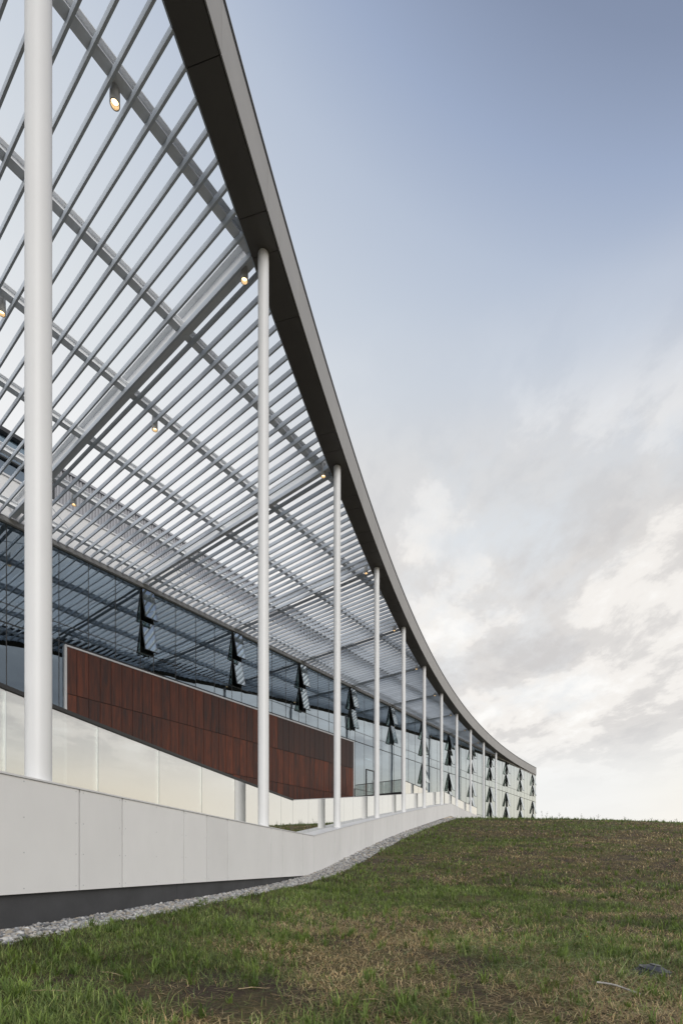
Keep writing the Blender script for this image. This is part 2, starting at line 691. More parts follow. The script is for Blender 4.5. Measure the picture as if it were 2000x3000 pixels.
def np_mesh(name, verts, faces, mat, colors=None, smooth=False):
    """verts (N,3), faces (M,k) fast mesh"""
    me = bpy.data.meshes.new(name)
    me.vertices.add(len(verts))
    me.vertices.foreach_set('co', np.ascontiguousarray(verts, dtype=np.float32).ravel())
    k = faces.shape[1]
    me.loops.add(faces.size)
    me.loops.foreach_set('vertex_index', np.ascontiguousarray(faces, dtype=np.int32).ravel())
    me.polygons.add(len(faces))
    me.polygons.foreach_set('loop_start', np.arange(0, faces.size, k, dtype=np.int32))
    me.polygons.foreach_set('loop_total', np.full(len(faces), k, dtype=np.int32))
    if smooth:
        me.polygons.foreach_set('use_smooth', np.ones(len(faces), dtype=bool))
    me.update(calc_edges=True)
    if colors is not None:
        at = me.color_attributes.new('Col', 'FLOAT_COLOR', 'POINT')
        c4 = np.ones((len(verts), 4), np.float32)
        c4[:, :3] = colors
        at.data.foreach_set('color', c4.ravel())
    me.materials.append(mat)
    return me


def soil():
    m, nt, p = mat_new('soil_and_thatch')
    L = nt.links
    geo = nadd(nt, 'ShaderNodeNewGeometry')
    n1 = nadd(nt, 'ShaderNodeTexNoise')
    n1.inputs['Scale'].default_value = 1.3
    n1.inputs['Detail'].default_value = 8
    n1.inputs['Roughness'].default_value = 0.7
    L.new(geo.outputs['Position'], n1.inputs['Vector'])
    n2 = nadd(nt, 'ShaderNodeTexNoise')
    n2.inputs['Scale'].default_value = 38
    n2.inputs['Detail'].default_value = 6
    n2.inputs['Roughness'].default_value = 0.75
    L.new(geo.outputs['Position'], n2.inputs['Vector'])
    c1 = nadd(nt, 'ShaderNodeValToRGB')
    e = c1.color_ramp.elements
    e[0].position, e[0].color = 0.32, (0.045, 0.034, 0.027, 1)
    e[1].position, e[1].color = 0.72, (0.130, 0.098, 0.072, 1)
    L.new(n2.outputs['Fac'], c1.inputs[0])
    c2 = nadd(nt, 'ShaderNodeValToRGB')
    e = c2.color_ramp.elements
    e[0].position, e[0].color = 0.35, (0.055, 0.062, 0.026, 1)
    e[1].position, e[1].color = 0.68, (0.21, 0.160, 0.080, 1)
    L.new(n2.outputs['Fac'], c2.inputs[0])
    mx = nadd(nt, 'ShaderNodeMix', data_type='RGBA')
    mr = nadd(nt, 'ShaderNodeMapRange')
    mr.inputs[1].default_value = 0.42
    mr.inputs[2].default_value = 0.56
    L.new(n1.outputs['Fac'], mr.inputs[0])
    L.new(mr.outputs[0], mx.inputs[0])
    L.new(c1.outputs[0], mx.inputs[6])
    L.new(c2.outputs[0], mx.inputs[7])
    L.new(mx.outputs[2], p.inputs['Base Color'])
    p.inputs['Roughness'].default_value = 0.95
    p.inputs['Specular IOR Level'].default_value = 0.15
    b = nadd(nt, 'ShaderNodeBump')
    b.inputs['Strength'].default_value = 0.9
    b.inputs['Distance'].default_value = 0.03
    L.new(n2.outputs['Fac'], b.inputs['Height'])
    L.new(b.outputs[0], p.inputs['Normal'])
    return m


ground = bpy.data.objects.new('ground', np_mesh('ground', gv, gf, soil(), smooth=True))
COL.objects.link(ground)
ground['kind'] = 'structure'

# ------------------------------------------------------------------ canopy
canopy = thing('roof_canopy', 'curved grey roof canopy of slender slats with dark soffit above the white columns', 'canopy', (30, 2, H))
O_OUT, O_IN = 0.36, -0.27
S_END = 78.2
U_LEFT = -9.0
SL_B, SL_D, SL_P = 0.044, 0.142, BAY / 16.0
k0 = int(math.ceil((-3.5 - 7.717) / SL_P))
k = k0
while True:
    un = 7.717 + k * SL_P
    we = edge_w(un, O_IN) - 0.02
    if we < 0.35:
        break
    bx('slat', canopy, (un, un + SL_B), (0.14, we), (H + random.uniform(-.003, .003), H + SL_D), M_slat)
    k += 1


def wsection(depth, width, tf, tw):
    """profile in (y, z), origin at the bottom centre"""
    h = width / 2
    t = tw / 2
    return [(-h, 0), (h, 0), (h, tf), (t, tf), (t, depth - tf), (h, depth - tf), (h, depth), (-h, depth),
            (-h, depth - tf), (-t, depth - tf), (-t, tf), (-h, tf)]


def extrude(profile, a, b, along):
    n = len(profile)
    if along == 'w':
        v = [(a, y, z) for y, z in profile] + [(b, y, z) for y, z in profile]
    else:
        v = [(y, a, z) for y, z in profile] + [(y, b, z) for y, z in profile]
    f = [(i, (i + 1) % n, n + (i + 1) % n, n + i) for i in range(n)] + [tuple(range(n)), tuple(range(2 * n - 1, n - 1, -1))]
    return v, f


def u_at_edge(w, o):
    lo, hi = -12.0, 72.0
    for _ in range(50):
        mid = (lo + hi) / 2
        if edge_w(mid, o) > w:
            lo = mid
        else:
            hi = mid
    return lo


ZP = H + SL_D + 0.008
GIR = [U0 + BAY * k for k in range(-2, 10)]
for w in (0.75, 3.45, 6.1, 8.75, 11.45, 14.15, 16.8):
    ue = u_at_edge(w, O_IN)
    cuts = [-4.0] + [g for g in GIR if -4.0 < g < ue] + [ue]
    for a, b in zip(cuts, cuts[1:]):
        if b - a < 0.3:
            continue
        v, f = extrude(wsection(0.22, 0.20, 0.018, 0.014), -(b - a) / 2 + 0.04, (b - a) / 2 - 0.04, 'u')
        link('purlin', mesh_from('purlin', v, f, M_steel), canopy, ((a + b) / 2, w, ZP))
for u in GIR:
    we = edge_w(u, O_IN)
    if we < 0.6:
        continue
    v, f = extrude(wsection(0.46, 0.26, 0.024, 0.02), 0.05, we, 'w')
    g = link('girder', mesh_from('girder', v, f, M_steel), canopy, (u, 0.0, ZP + 0.006))
# bracing rods between the girders next to the wall
for u in GIR[1:6]:
    for sgn in (1,):
        v, f = joined_boxes([(-0.012, 0.012, -1.35, 1.35, -0.012, 0.012)])
        link('brace_rod', mesh_from('brace_rod', v, f, M_steel), canopy, (u + 1.0, 1.6, ZP + 0.12), rot=(0, 0, math.radians(38)))

# soffit and fascia in panels of uneven length, on the same joints
MOD = BAY / 9.0
st = [U_LEFT]
base0 = 4.702 - 0.01
seq = [2, 1, 3, 1, 2, 3, 2, 1, 3, 1, 1, 2, 1, 3, 1, 1]
s = base0 - MOD * 21
st = [s]
known = [4.70, 5.34, 7.24, 7.88, 9.15, 12.345, 13.0, 14.97, 15.6, 16.93, 17.57, 18.23]
i = 0
while st[-1] < 4.0:
    st.append(st[-1] + MOD * seq[i % len(seq)])
    i += 1
st = [x for x in st if x < 4.3] + known
while st[-1] < S_END:
    st.append(st[-1] + MOD * seq[i % len(seq)])
    i += 1
st = [x for x in st if x < S_END - 0.4] + [S_END]
G = 0.006
for a, b in zip(st, st[1:]):
    ss = srange(a + G, b - G, 0.65)
    if off(a, O_IN)[1] > 0.02:
        prism_strip('soffit_panel', canopy, ss, O_IN, O_OUT - 0.02, H, H + 0.018, M_soffit, clampw=0.03)
    elif off(a, O_OUT)[1] > 0.1:
        prism_strip('soffit_panel', canopy, ss, -0.1, O_OUT - 0.02, H, H + 0.018, M_soffit, clampw=0.03)
    prism_strip('fascia_panel', canopy, ss, O_OUT, O_OUT + 0.025, H + 0.004, H + 1.0, M_fascia, clampw=0.1)
full = srange(st[0], S_END, 0.65)
prism_strip('edge_beam', canopy, full, O_IN + 0.02, O_OUT - 0.006, H + 0.022, H + 0.99, M_black, clampw=0.02)
prism_strip('roof_trim', canopy, full, O_OUT - 0.05, O_OUT + 0.03, H + 1.004, H + 1.075, M_black, clampw=0.1)
prism_strip('roof_cap', canopy, full, O_OUT - 0.10, O_OUT + 0.045, H + 1.078, H + 1.105, M_cap, clampw=0.1)
s_in = [x for x in full if off(x, O_IN)[1] > 0.5]
prism_strip('slat_ledger', canopy, s_in, O_IN - 0.045, O_IN + 0.004, H + 0.05, H + 0.30, M_slat)

# ------------------------------------------------------------------ columns
R_COL = 0.122
NSEG = 40
ORD = ['nearest and thickest white round column at the left edge of the picture',
       'second white round column from the left, standing in front of the copper cladding',
       'third white round column from the left, near the right end of the copper cladding',
       'fourth white round column from the left, just right of the copper cladding',
       'fifth white round column from the left, at the corner of the bridge railing',
       'sixth white round column from the left, right of the bridge railing',
       'seventh white round column from the left, beside the crest of the pale wall',
       'eighth white round column from the left, just past the crest of the wall',
       'ninth white round column from the left, third from the far end',
       'tenth white round column from the left, second from the far end',
       'farthest and slimmest white round column, last of the row']


def coping_z(s):
    if s <= 10.57:
        return 0.852
    if s >= 38.9:
        return 5.255
    return 0.852 + (s - 10.57) * (5.255 - 0.852) / (38.9 - 10.57)


for i in range(11):
    s = U0 + BAY * (i - 1)
    cu, cwv = s, wc(s)
    if i == 0:
        cu, cwv = 2.17, 17.13
    zb = coping_z(s) - 0.12
    if i >= 7:
        zb = 0.5
    root = thing('column', ORD[i], 'column', (cu, cwv, zb), 'white columns along the canopy edge')
    h = H - zb
    ring = [(R_COL * math.cos(2 * math.pi * j / NSEG), R_COL * math.sin(2 * math.pi * j / NSEG)) for j in range(NSEG)]
    v = [(x, y, 0) for x, y in ring] + [(x, y, h) for x, y in ring]
    f = [(j, (j + 1) % NSEG, NSEG + (j + 1) % NSEG, NSEG + j) for j in range(NSEG)]
    link('shaft', mesh_from('shaft', v, f, M_col, True), root, (cu, cwv, zb))
    r2 = R_COL * 1.09
    ring = [(r2 * math.cos(2 * math.pi * j / NSEG), r2 * math.sin(2 * math.pi * j / NSEG)) for j in range(NSEG)]
    v = [(x, y, h - 0.012) for x, y in ring] + [(x, y, h - 0.001) for x, y in ring]
    f = [(j, (j + 1) % NSEG, NSEG + (j + 1) % NSEG, NSEG + j) for j in range(NSEG)] + [tuple(range(NSEG))]
    link('collar', mesh_from('collar', v, f, M_soffit, True), root, (cu, cwv, zb))

# ------------------------------------------------------------------ pale retaining wall along the ramp
wall = thing('ramp_wall', 'long pale panelled wall on a dark plinth, dipping then climbing beside the gravel', 'wall', (10.6, 13.2, -0.6))
O_F, O_B = 0.25, -0.34


def panel_bottom(s):
    if s <= 10.6:
        return -0.268
    if s >= 39.0:
        return 4.20
    return -0.268 + (s - 10.6) * (4.20 + 0.268) / (39.0 - 10.6)


SLEFT = -8.0
joints = [SLEFT, -6.7, -4.9, -3.0, -1.1, 0.55, 2.49, 3.15, 4.46, 5.11, 5.80, 7.73, 8.38, 9.72, 10.585, 12.55, 13.2, 14.45,
          15.80, 16.48, 17.80, 19.06, 20.37, 21.72, 22.36]
pat = [1.3, 1.95, 1.3, 0.65, 1.3, 1.3, 0.65, 1.95]
i = 0
while joints[-1] < 37.5:
    joints.append(joints[-1] + pat[i % len(pat)])
    i += 1
joints = [x for x in joints if x < 38.2] + [38.9]
while joints[-1] < 61.5:
    joints.append(joints[-1] + pat[i % len(pat)])
    i += 1
G = 0.012
for a, b in zip(joints, joints[1:]):
    ss = srange(a + G, b - G, 0.7)
    prism_strip('wall_panel', wall, ss, O_F - 0.03, O_F, panel_bottom, lambda s: coping_z(s) - 0.022, M_white)
allj = sorted(set(srange(SLEFT, 10.585, 0.7) + srange(10.585, 38.9, 0.7) + srange(38.9, joints[-1], 0.7)))
prism_strip('wall_core', wall, allj, O_B + 0.05, O_F - 0.034, lambda s: panel_bottom(s) + 0.01, lambda s: coping_z(s) - 0.03, M_joint)
for a, b in ((SLEFT, 10.585), (10.585, 38.9), (38.9, joints[-1])):
    prism_strip('coping', wall, srange(a, b, 0.7), O_B, O_F + 0.012, lambda s: coping_z(s) - 0.018, lambda s: coping_z(s), M_coping)
pj = [SLEFT, -5.5, -2.6, 0.6, 4.35, 7.0, 9.9, 10.585]
for a, b in zip(pj, pj[1:]):
    prism_strip('plinth', wall, srange(a + .003, b - .003, 0.7), O_B + 0.1, O_F - 0.045, -1.4, lambda s: panel_bottom(s) + 0.06, M_plinth)
for a, b in zip([10.585, 16, 22, 28, 33.0], [16, 22, 28, 33.0, 36.4]):
    prism_strip('plinth', wall, srange(a + .003, b - .003, 0.7), O_B + 0.1, O_F - 0.045, lambda s: panel_bottom(s) - 1.2,
                lambda s: panel_bottom(s) + 0.06, M_plinth)
prism_strip('underside', wall, srange(36.4, joints[-1], 0.7), -3.2, O_F - 0.032, lambda s: panel_bottom(s) - 0.012, lambda s: panel_bottom(s) + 0.006, M_beige)
prism_strip('recessed_base', wall, srange(36.4, 46.0, 0.7), O_B + 0.1, O_F - 0.06, lambda s: panel_bottom(s) - 1.4, lambda s: panel_bottom(s) - 0.014, M_beige)
# fasteners along the panel edges
fv, ff = [], []
for a, b in zip(joints, joints[1:]):
    if b < 0.5 or a > 16:
        continue
    n = max(1, int(round((b - a) / 0.62)))
    for i in range(n + 1):
        s = a + 0.05 + (b - a - 0.1) * i / n
        for t in (0.045, 0.35, 0.65, 0.955):
            z = panel_bottom(s) * (1 - t) + coping_z(s) * t
            u, w = off(s, O_F + 0.0015)
            m = dwc(s)
            q = math.sqrt(1 + m * m)
            base = len(fv)
            for j in range(6):
                an = j * math.pi / 3
                du = 0.007 * math.cos(an)
                fv.append((u + du / q, w + du * m / q, z + 0.007 * math.sin(an)))
            ff.append(tuple(range(base, base + 6)))
fo = link('fastener_heads', mesh_from('fastener_heads', local(wall, fv), ff, M_cap), wall, org_of(wall))
fo['kind'] = 'stuff'

# ramp deck behind the wall
deck_pts, deck_f = [], []
ds = srange(SLEFT, 62, 1.0)
ramp_v = []
for s in ds:
    u, w = off(s, O_B + 0.03)
    z = coping_z(s) - 0.10
    for p in ((u, w, z), (u, max(0.3, min(w - 0.2, 0.35)), z)):
        ramp_v.append(B(*p))
nf = [(2 * i, 2 * i + 1, 2 * i + 3, 2 * i + 2) for i in range(len(ds) - 1)]
ramp = bpy.data.objects.new('ramp', mesh_from('ramp', [tuple(v) for v in ramp_v], nf, M_deck))
COL.objects.link(ramp)
ramp['kind'] = 'structure'

# ------------------------------------------------------------------ glass guardrail on the wall
guard = thing('glass_guardrail', 'mirror-like glass guardrail with dark top rail running behind the columns on the wall', 'railing', (10.3, 13.1, 0.85))
O_G = -0.29
GH = 1.0


def gtop(s):
    if s <= 10.35:
        return 1.845
    if s >= 38.9:
        return 6.30
    return 1.845 + (s - 10.35) * (6.30 - 1.845) / (38.9 - 10.35)


gj = [-6.6, -5.35, -4.1, -2.85, -1.6, -0.35, 0.86, 2.11, 3.36, 4.61, 5.83, 7.08, 8.33, 9.54, 10.35]
gj += srange(10.35, 38.9, 1.25)[1:] + srange(38.9, 52.0, 1.27)[1:]
for a, b in zip(gj, gj[1:]):
    prism_strip('glass_pane', guard, srange(a + 0.006, b - 0.006, 0.7), O_G - 0.008, O_G + 0.008,
                lambda s: coping_z(s) - 0.04, lambda s: gtop(s) - 0.02, M_guard)
prism_strip('top_rail', guard, srange(-6.6, 10.35, 0.7), O_G - 0.028, O_G + 0.028, lambda s: gtop(s) - 0.025, lambda s: gtop(s) + 0.02, M_black)
prism_strip('top_rail', guard, srange(10.35, 38.9, 0.7), O_G - 0.012, O_G + 0.012, lambda s: gtop(s) - 0.018, lambda s: gtop(s), M_cap)
prism_strip('top_rail', guard, srange(38.9, 52.0, 0.7), O_G - 0.02, O_G + 0.02, lambda s: gtop(s) - 0.02, lambda s: gtop(s) + 0.012, M_black)
for s in (38.2, 38.9):
    u, w = off(s, O_G)
    bx('post', guard, (u - .03, u + .03), (w - .03, w + .03), (5.2, gtop(s)), M_black)

# bridge from the building to the ramp, with its own railing
bridge = thing('entry_bridge', 'short dark entry bridge with clear glass railing right of the copper cladding', 'bridge', (31.5, 2.2, 5.2))
bx('deck', bridge, (30.95, 37.4), (0.3, 4.2), (5.12, 5.30), M_black)
for a, b in ((0.35, 1.6), (1.63, 2.9), (2.93, 4.38)):
    bx('glass_pane', bridge, (30.98, 30.995), (a, b), (5.28, 6.15), M_clear)
bx('top_rail', bridge, (30.965, 31.01), (0.3, 4.42), (6.15, 6.19), M_black)
bx('edge_trim', bridge, (30.93, 30.96), (0.3, 4.42), (5.08, 5.29), M_black)
bx('end_post', bridge, (30.95, 31.03), (4.40, 4.46), (5.1, 6.19), M_cap)
n = 5
for i in range(n):
    ua, ub = 31.05 + i * 1.12, 31.05 + (i + 1) * 1.12
    wa, wb = 4.42 - (ua - 31) * 0.16, 4.42 - (ub - 31) * 0.16
    pts = [(ua + .01, wa, 4.9), (ub - .01, wb, 4.9), (ub - .01, wb, 6.15), (ua + .01, wa, 6.15),
           (ua + .01, wa - .015, 4.9), (ub - .01, wb - .015, 4.9), (ub - .01, wb - .015, 6.15), (ua + .01, wa - .015, 6.15)]
    fcs = [(0, 1, 2, 3), (4, 7, 6, 5), (0, 4, 5, 1), (1, 5, 6, 2), (2, 6, 7, 3), (3, 7, 4, 0)]
    link('glass_pane', mesh_from('glass_pane', local(bridge, pts), fcs, M_guard), bridge, org_of(bridge))
pts = []
for (u, w) in ((31.0, 4.42), (36.65, 4.42 - 5.65 * .16)):
    for dw in (-.03, .015):
        for z in (6.15, 6.19):
            pts.append((u, w + dw, z))
link('top_rail', mesh_from('top_rail', local(bridge, pts), BOXF, M_black), bridge, org_of(bridge))

# ------------------------------------------------------------------ office building behind
bld = thing('office_building', 'long glazed office building with dark curtain wall, copper cladding and propped-open windows', 'building', (40, 0, 0))
UE = 78.45                                   # far corner
WIN_U = [7.69 + BAY * k for k in range(-2, 13)]
ZT = 13.66
CO_U0, CO_U1 = 9.93, 31.05                   # copper extent


def behind_copper(u0, u1, z1):
    return u0 >= CO_U0 - 0.15 and u1 <= CO_U1 + 0.4 and z1 < 9.65


mull_u = []
for wu in WIN_U:
    for dx_ in (0.0, 0.72, 1.98, 3.235, 4.49):
        if -4 < wu + dx_ < UE - 0.2:
            mull_u.append(wu + dx_)
mull_u.append(UE - 0.03)
rows = [(10.45, ZT), (9.70, 10.45), (5.98, 9.66), (5.28, 5.98), (0.8, 5.28)]
wz = [(12.06, ZT - 0.03), (10.49, 12.02), (7.80, 9.60), (6.02, 7.74)]


def pane(u0, u1, z0, z1, parent=None, mat=None):
    o = bx('glass_pane', bld, (u0 + .013, u1 - .013), (-.012, .004), (z0 + .012, z1 - .012), M_glass,
           (0, math.radians(random.uniform(-.14, .14)), math.radians(random.uniform(-.16, .16))))
    return o


sash_mesh = {}


def sash(u0, u1, z0, z1, ang):
    wd, ht = u1 - u0, z1 - z0
    key = (round(wd, 2), round(ht, 2))
    if key not in sash_mesh:
        t = 0.042
        v, f = joined_boxes([(-.03, .03, 0, t, -ht, 0), (-.03, .03, wd - t, wd, -ht, 0), (-.03, .03, t, wd - t, -t, 0),
                             (-.03, .03, t, wd - t, -ht, -ht + t)])
        fr = mesh_from('awning_frame', v, f, M_sash)
        v, f = joined_boxes([(0.0, 0.031, t * .4, wd - t * .4, -ht + t * .4, -t * .4)])
        gl = mesh_from('awning_glass', v, f, M_sashglass)
        sash_mesh[key] = (fr, gl)
    fr, gl = sash_mesh[key]
    w = link('awning_window', fr, bld, (u0, 0.05, z1), rot=(0, -ang, 0))
    g = link('glass_pane', gl, w, (u0, 0.05, z1))
    v = bx('opening_frame', bld, (u0, u1), (-.12, .03), (z0 - .035, z0 + .005), M_sash)
    return w


for ua, ub in zip(mull_u, mull_u[1:]):
    isw = abs((ub - ua) - 0.72) < 0.02
    for ri, (z0, z1) in enumerate(rows):
        if behind_copper(ua, ub, z1):
            continue
        if isw and ri == 0 and ua > 12:
            for (a, b) in wz[:2]:
                sash(ua + .03, ub - .03, a, b, math.radians(random.uniform(12.6, 14.0)))
            continue
        if isw and ri == 2 and ua > 41:
            for (a, b) in wz[2:]:
                sash(ua + .03, ub - .03, a, b, math.radians(random.uniform(12.6, 14.0)))
            continue
        if ub - ua > 0.15:
            pane(ua, ub, z0, z1)
for u in mull_u:
    lo = 0.7
    if CO_U0 < u < CO_U1:
        bx('mullion', bld, (u - .016, u + .016), (-.13, .010), (9.5, ZT), M_mull)
    else:
        bx('mullion', bld, (u - .016, u + .016), (-.13, .010), (lo, ZT), M_mull)
for a, b in zip([-4] + [x for x in WIN_U if x > 2], [x for x in WIN_U if x > 2] + [UE]):
    for z in (10.45, 9.68, 5.97, 5.28):
        if b - a < 0.2 or (z < 9.6 and a > CO_U0 - 3 and b < CO_U1 + 1):
            continue
        bx('transom', bld, (a, b), (-.10, .012), (z - .016, z + .016), M_mull)
# header under the slats
bx('header', bld, (-4.5, 68), (-.05, .13), (ZT, ZT + 0.17), M_head)
bx('header_trim', bld, (-4.5, 68), (.0, .15), (ZT + .172, ZT + .21), M_trim)
bx('header', bld, (68.002, UE), (-.05, .05), (ZT, ZT + 0.16), M_head)
# pale band and ribbed wall above
for i in range(8):
    a = -4 + i * 5.5
    bx('pale_panel', bld, (a + .01, a + 5.49), (-.2, -.04), (ZT + .22, 15.55), M_band)
    for z in (14.3, 14.75, 15.2):
        pass
bx('flashing', bld, (-4, 40), (-.2, .02), (15.552, 15.62), M_trim)
pts = []
for i in range(10):
    a, b = 9.55 + i * 1.55, 9.55 + (i + 1) * 1.55
    prof = []
    n = 11
    p = (b - a) / n
    for j in range(n):
        x = a + j * p
        prof += [(x, -.12), (x + p * .35, -.12), (x + p * .45, -.06), (x + p * .9, -.06)]
    prof.append((b, -.12))
    vv = [(w, u - (a + b) / 2, z) for u, w in prof for z in (0, 1.5)]
    fcs = [(2 * q, 2 * q + 2, 2 * q + 3, 2 * q + 1) for q in range(len(prof) - 1)]
    if i == 0:
        ribm = mesh_from('ribbed_panel', vv, fcs, M_clad)
    link('ribbed_panel', ribm, bld, ((a + b) / 2, 0.0, 15.63))
bx('upper_wall', bld, (9.5, 40), (-3.0, -.16), (15.0, 17.13), M_clad)
bx('upper_coping', bld, (9.5, 25.2), (-3.0, 0.0), (17.14, 17.24), M_clad)
# big dark window at the left end of the upper wall
bx('upper_wall', bld, (-4, 5.2), (-3.0, -.16), (15.0, 17.13), M_clad)
bx('upper_glazing', bld, (5.2, 9.5), (-.3, -.22), (15.62, 17.3), M_glass)
bx('upper_window_frame', bld, (9.38, 9.5), (-.35, -.02), (15.62, 17.45), M_mull)
bx('upper_window_frame', bld, (3.0, 9.5), (-.35, -.02), (17.30, 17.46), M_mull)
bx('upper_window_frame', bld, (3.0, 9.38), (-.33, -.1), (16.3, 16.36), M_mull)
bx('upper_room', bld, (3.0, 9.4), (-3.0, -1.2), (15.0, 17.3), M_intd)
# louvre screen on the roof: dark slots between pale fins
scr = bx('louvre_screen', bld, (25.25, 40.0), (-.16, -.10), (15.64, 17.1), M_black)
fin = None
for i in range(49):
    u = 25.3 + i * 0.30
    bx('louvre_fin', bld, (u, u + .13), (-.10, -.02), (15.64, 17.12), M_clad)
bx('upper_coping', bld, (25.25, 40.0), (-3.0, 0.0), (17.14, 17.24), M_clad)
# copper cladding in two and a half courses
cop = bx('copper_backing', bld, (CO_U0, CO_U1), (0.03, 0.075), (3.1, 9.55), M_black)
CW = 0.125
zs = [(7.475, 9.50), (5.315, 7.46), (3.15, 5.30)]
cu = [CO_U0 + 0.02, 10.37]
while cu[-1] + 0.5185 < CO_U1 - 0.2:
    cu.append(cu[-1] + 0.5185)
cu.append(CO_U1 - 0.015)
cpm = {}


def bowed(wd, ht, bow, mat):
    key = (round(wd, 3), round(ht, 2), round(bow, 3), mat.name)
    if key in cpm:
        return cpm[key]
    nu, nz = 5, 6
    v = []
    for i in range(nz + 1):
        for j in range(nu + 1):
            x, y = j / nu * 2 - 1, i / nz * 2 - 1
            v.append((bow * (1 - x * x) * (1 - y * y), x * wd / 2, y * ht / 2))
    f = []
    for i in range(nz):
        for j in range(nu):
            a = i * (nu + 1) + j
            f.append((a, a + 1, a + nu + 2, a + nu + 1))
    # folded rim
    nb = len(v)
    rim = [j for j in range(nu + 1)] + [i * (nu + 1) + nu for i in range(1, nz + 1)] + \
          [nz * (nu + 1) + j for j in range(nu - 1, -1, -1)] + [i * (nu + 1) for i in range(nz - 1, 0, -1)]
    for r in rim:
        p = v[r]
        v.append((p[0] - 0.035, p[1], p[2]))
    nb2 = len(v)
    for r in rim:
        v.append(v[r])
    for q in range(len(rim)):
        f.append((nb2 + q, nb2 + (q + 1) % len(rim), nb + (q + 1) % len(rim), nb + q))
    me = mesh_from('copper_panel', v, f, mat)
    fl = [len(p.vertices) == 4 and p.index < nu * nz for p in me.polygons]
    me.polygons.foreach_set('use_smooth', fl)
    cpm[key] = me
    return me


for ri, (z0, z1) in enumerate(zs):
    for a, b in zip(cu, cu[1:]):
        bow = random.choice((-0.002, 0.0, 0.001, 0.002, 0.003)) + (0.003 if ri == 1 and a > 21 else 0)
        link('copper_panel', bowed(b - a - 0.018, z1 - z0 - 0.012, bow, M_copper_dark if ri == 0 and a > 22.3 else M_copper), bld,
             ((a + b) / 2, CW - 0.01 + random.uniform(-.002, .002), (z0 + z1) / 2),
             rot=(0, math.radians(random.uniform(-.15, .15)), math.radians(random.uniform(-.35, .35))))
bx('copper_trim', bld, (CO_U0 - .06, CO_U1 + .04), (0.02, CW + .01), (9.505, 9.58), M_trim)
bx('copper_trim', bld, (CO_U0 - .07, CO_U0 + .015), (0.02, CW + .012), (3.1, 9.503), M_trim)
bx('copper_trim', bld, (CO_U1 - .012, CO_U1 + .04), (0.02, CW + .012), (3.1, 9.503), M_trim)

# inside: slabs, back walls, columns and lights
for z0, z1 in ((9.78, 10.38), (5.35, 5.92), (0.3, 0.85), (13.55, 14.3)):
    bx('floor_slab', bld, (-4, UE - .15), (-9.5, -.22), (z0, z1), M_slab)
for z0, z1 in ((10.38, 13.55), (5.92, 9.78), (0.85, 5.35)):
    for a, b in zip(srange(-4, UE - .3, 9.2), srange(-4, UE - .3, 9.2)[1:]):
        wv = -5.2 - 2.5 * random.random()
        bx('partition', bld, (a, b), (wv - .1, wv), (z0, z1), M_int if random.random() < 0.6 else M_intd)
for u in [x + 2.2 for x in WIN_U if x > -2]:
    bx('interior_column', bld, (u, u + .35), (-1.6, -1.25), (0.85, 13.55), M_int)
for u in (17.6, 23.4, 32.0, 34.2, 36.6):
    
    bx('strip_light', bld, (u, u + 1.3), (-2.9, -2.8), (9.62, 9.67), M_strip)
bx('door_frame', bld, (32.9, 32.97), (-.14, .05), (5.3, 7.75), M_mull)
bx('door_frame', bld, (34.05, 34.12), (-.14, .05), (5.3, 7.75), M_mull)
bx('door_frame', bld, (32.97, 34.05), (-.14, .05), (7.68, 7.75), M_mull)
bx('door_handle', bld, (33.9, 33.93), (.06, .09), (6.1, 7.0), M_cap)
bx('end_wall', bld, (UE - .12, UE - .02), (-9.6, -.14), (-3, H + .9), M_clad)
bx('back_wall', bld, (-4, UE - .12), (-9.9, -9.6), (-3, 14.3), M_intd)
bx('roof', bld, (-4, UE - .2), (-9.8, -.25), (14.32, 14.6), M_roof)
bx('base_wall', bld, (-4, UE - .2), (-.6, -.16), (-3, 0.28), M_plinth)

# ------------------------------------------------------------------ spotlights under the slats
spots = [(4.646, 14.012, 'large lit cylinder spotlight hanging near the top left of the slats', 1.0),
         (4.707, 8.498, 'lit cylinder spotlight cut by the left picture edge beside the nearest column', 1.0),
         (7.888, 13.798, 'lit cylinder spotlight beside the top of the second column', 1.0),
         (8.88, 8.529, 'lit cylinder spotlight in the middle of the slats between first and second columns', 1.0),
         (8.863, 3.147, 'lit cylinder spotlight under the ribbed upper wall right of the nearest column', 1.0),
         (13.541, 11.532, 'lit cylinder spotlight beside the top of the third column', 1.0),
         (19.242, 9.424, 'lit cylinder spotlight beside the top of the fourth column', 1.0),
         (24.913, 7.493, 'lit cylinder spotlight beside the top of the fifth column', 1.0),
         (30.726, 5.748, 'lit cylinder spotlight beside the top of the sixth column', 1.0),
         (36.426, 4.266, 'small lit spotlight beside the top of the seventh column', 1.0),
         (42.1, 2.99, 'small lit spotlight beside the top of the eighth column', 1.0),
         (47.774, 1.905, 'tiny lit spotlight beside the top of the ninth column', 1.0),
         (53.461, 1.005, 'tiny lit spotlight beside the top of the tenth column', 1.0)]
RS, LS = 0.088, 0.44
N = 24


def tube_mesh(name, r, z0, z1, mat, cap0=False, cap1=True, r1=None):
    r1 = r if r1 is None else r1
    v = [(r * math.cos(2 * math.pi * j / N), r * math.sin(2 * math.pi * j / N), z0) for j in range(N)] + \
        [(r1 * math.cos(2 * math.pi * j / N), r1 * math.sin(2 * math.pi * j / N), z1) for j in range(N)]
    f = [(j, (j + 1) % N, N + (j + 1) % N, N + j) for j in range(N)]
    if cap0: f.append(tuple(range(N)))
    if cap1: f.append(tuple(range(2 * N - 1, N - 1, -1)))
    return mesh_from(name, v, f, mat, False)


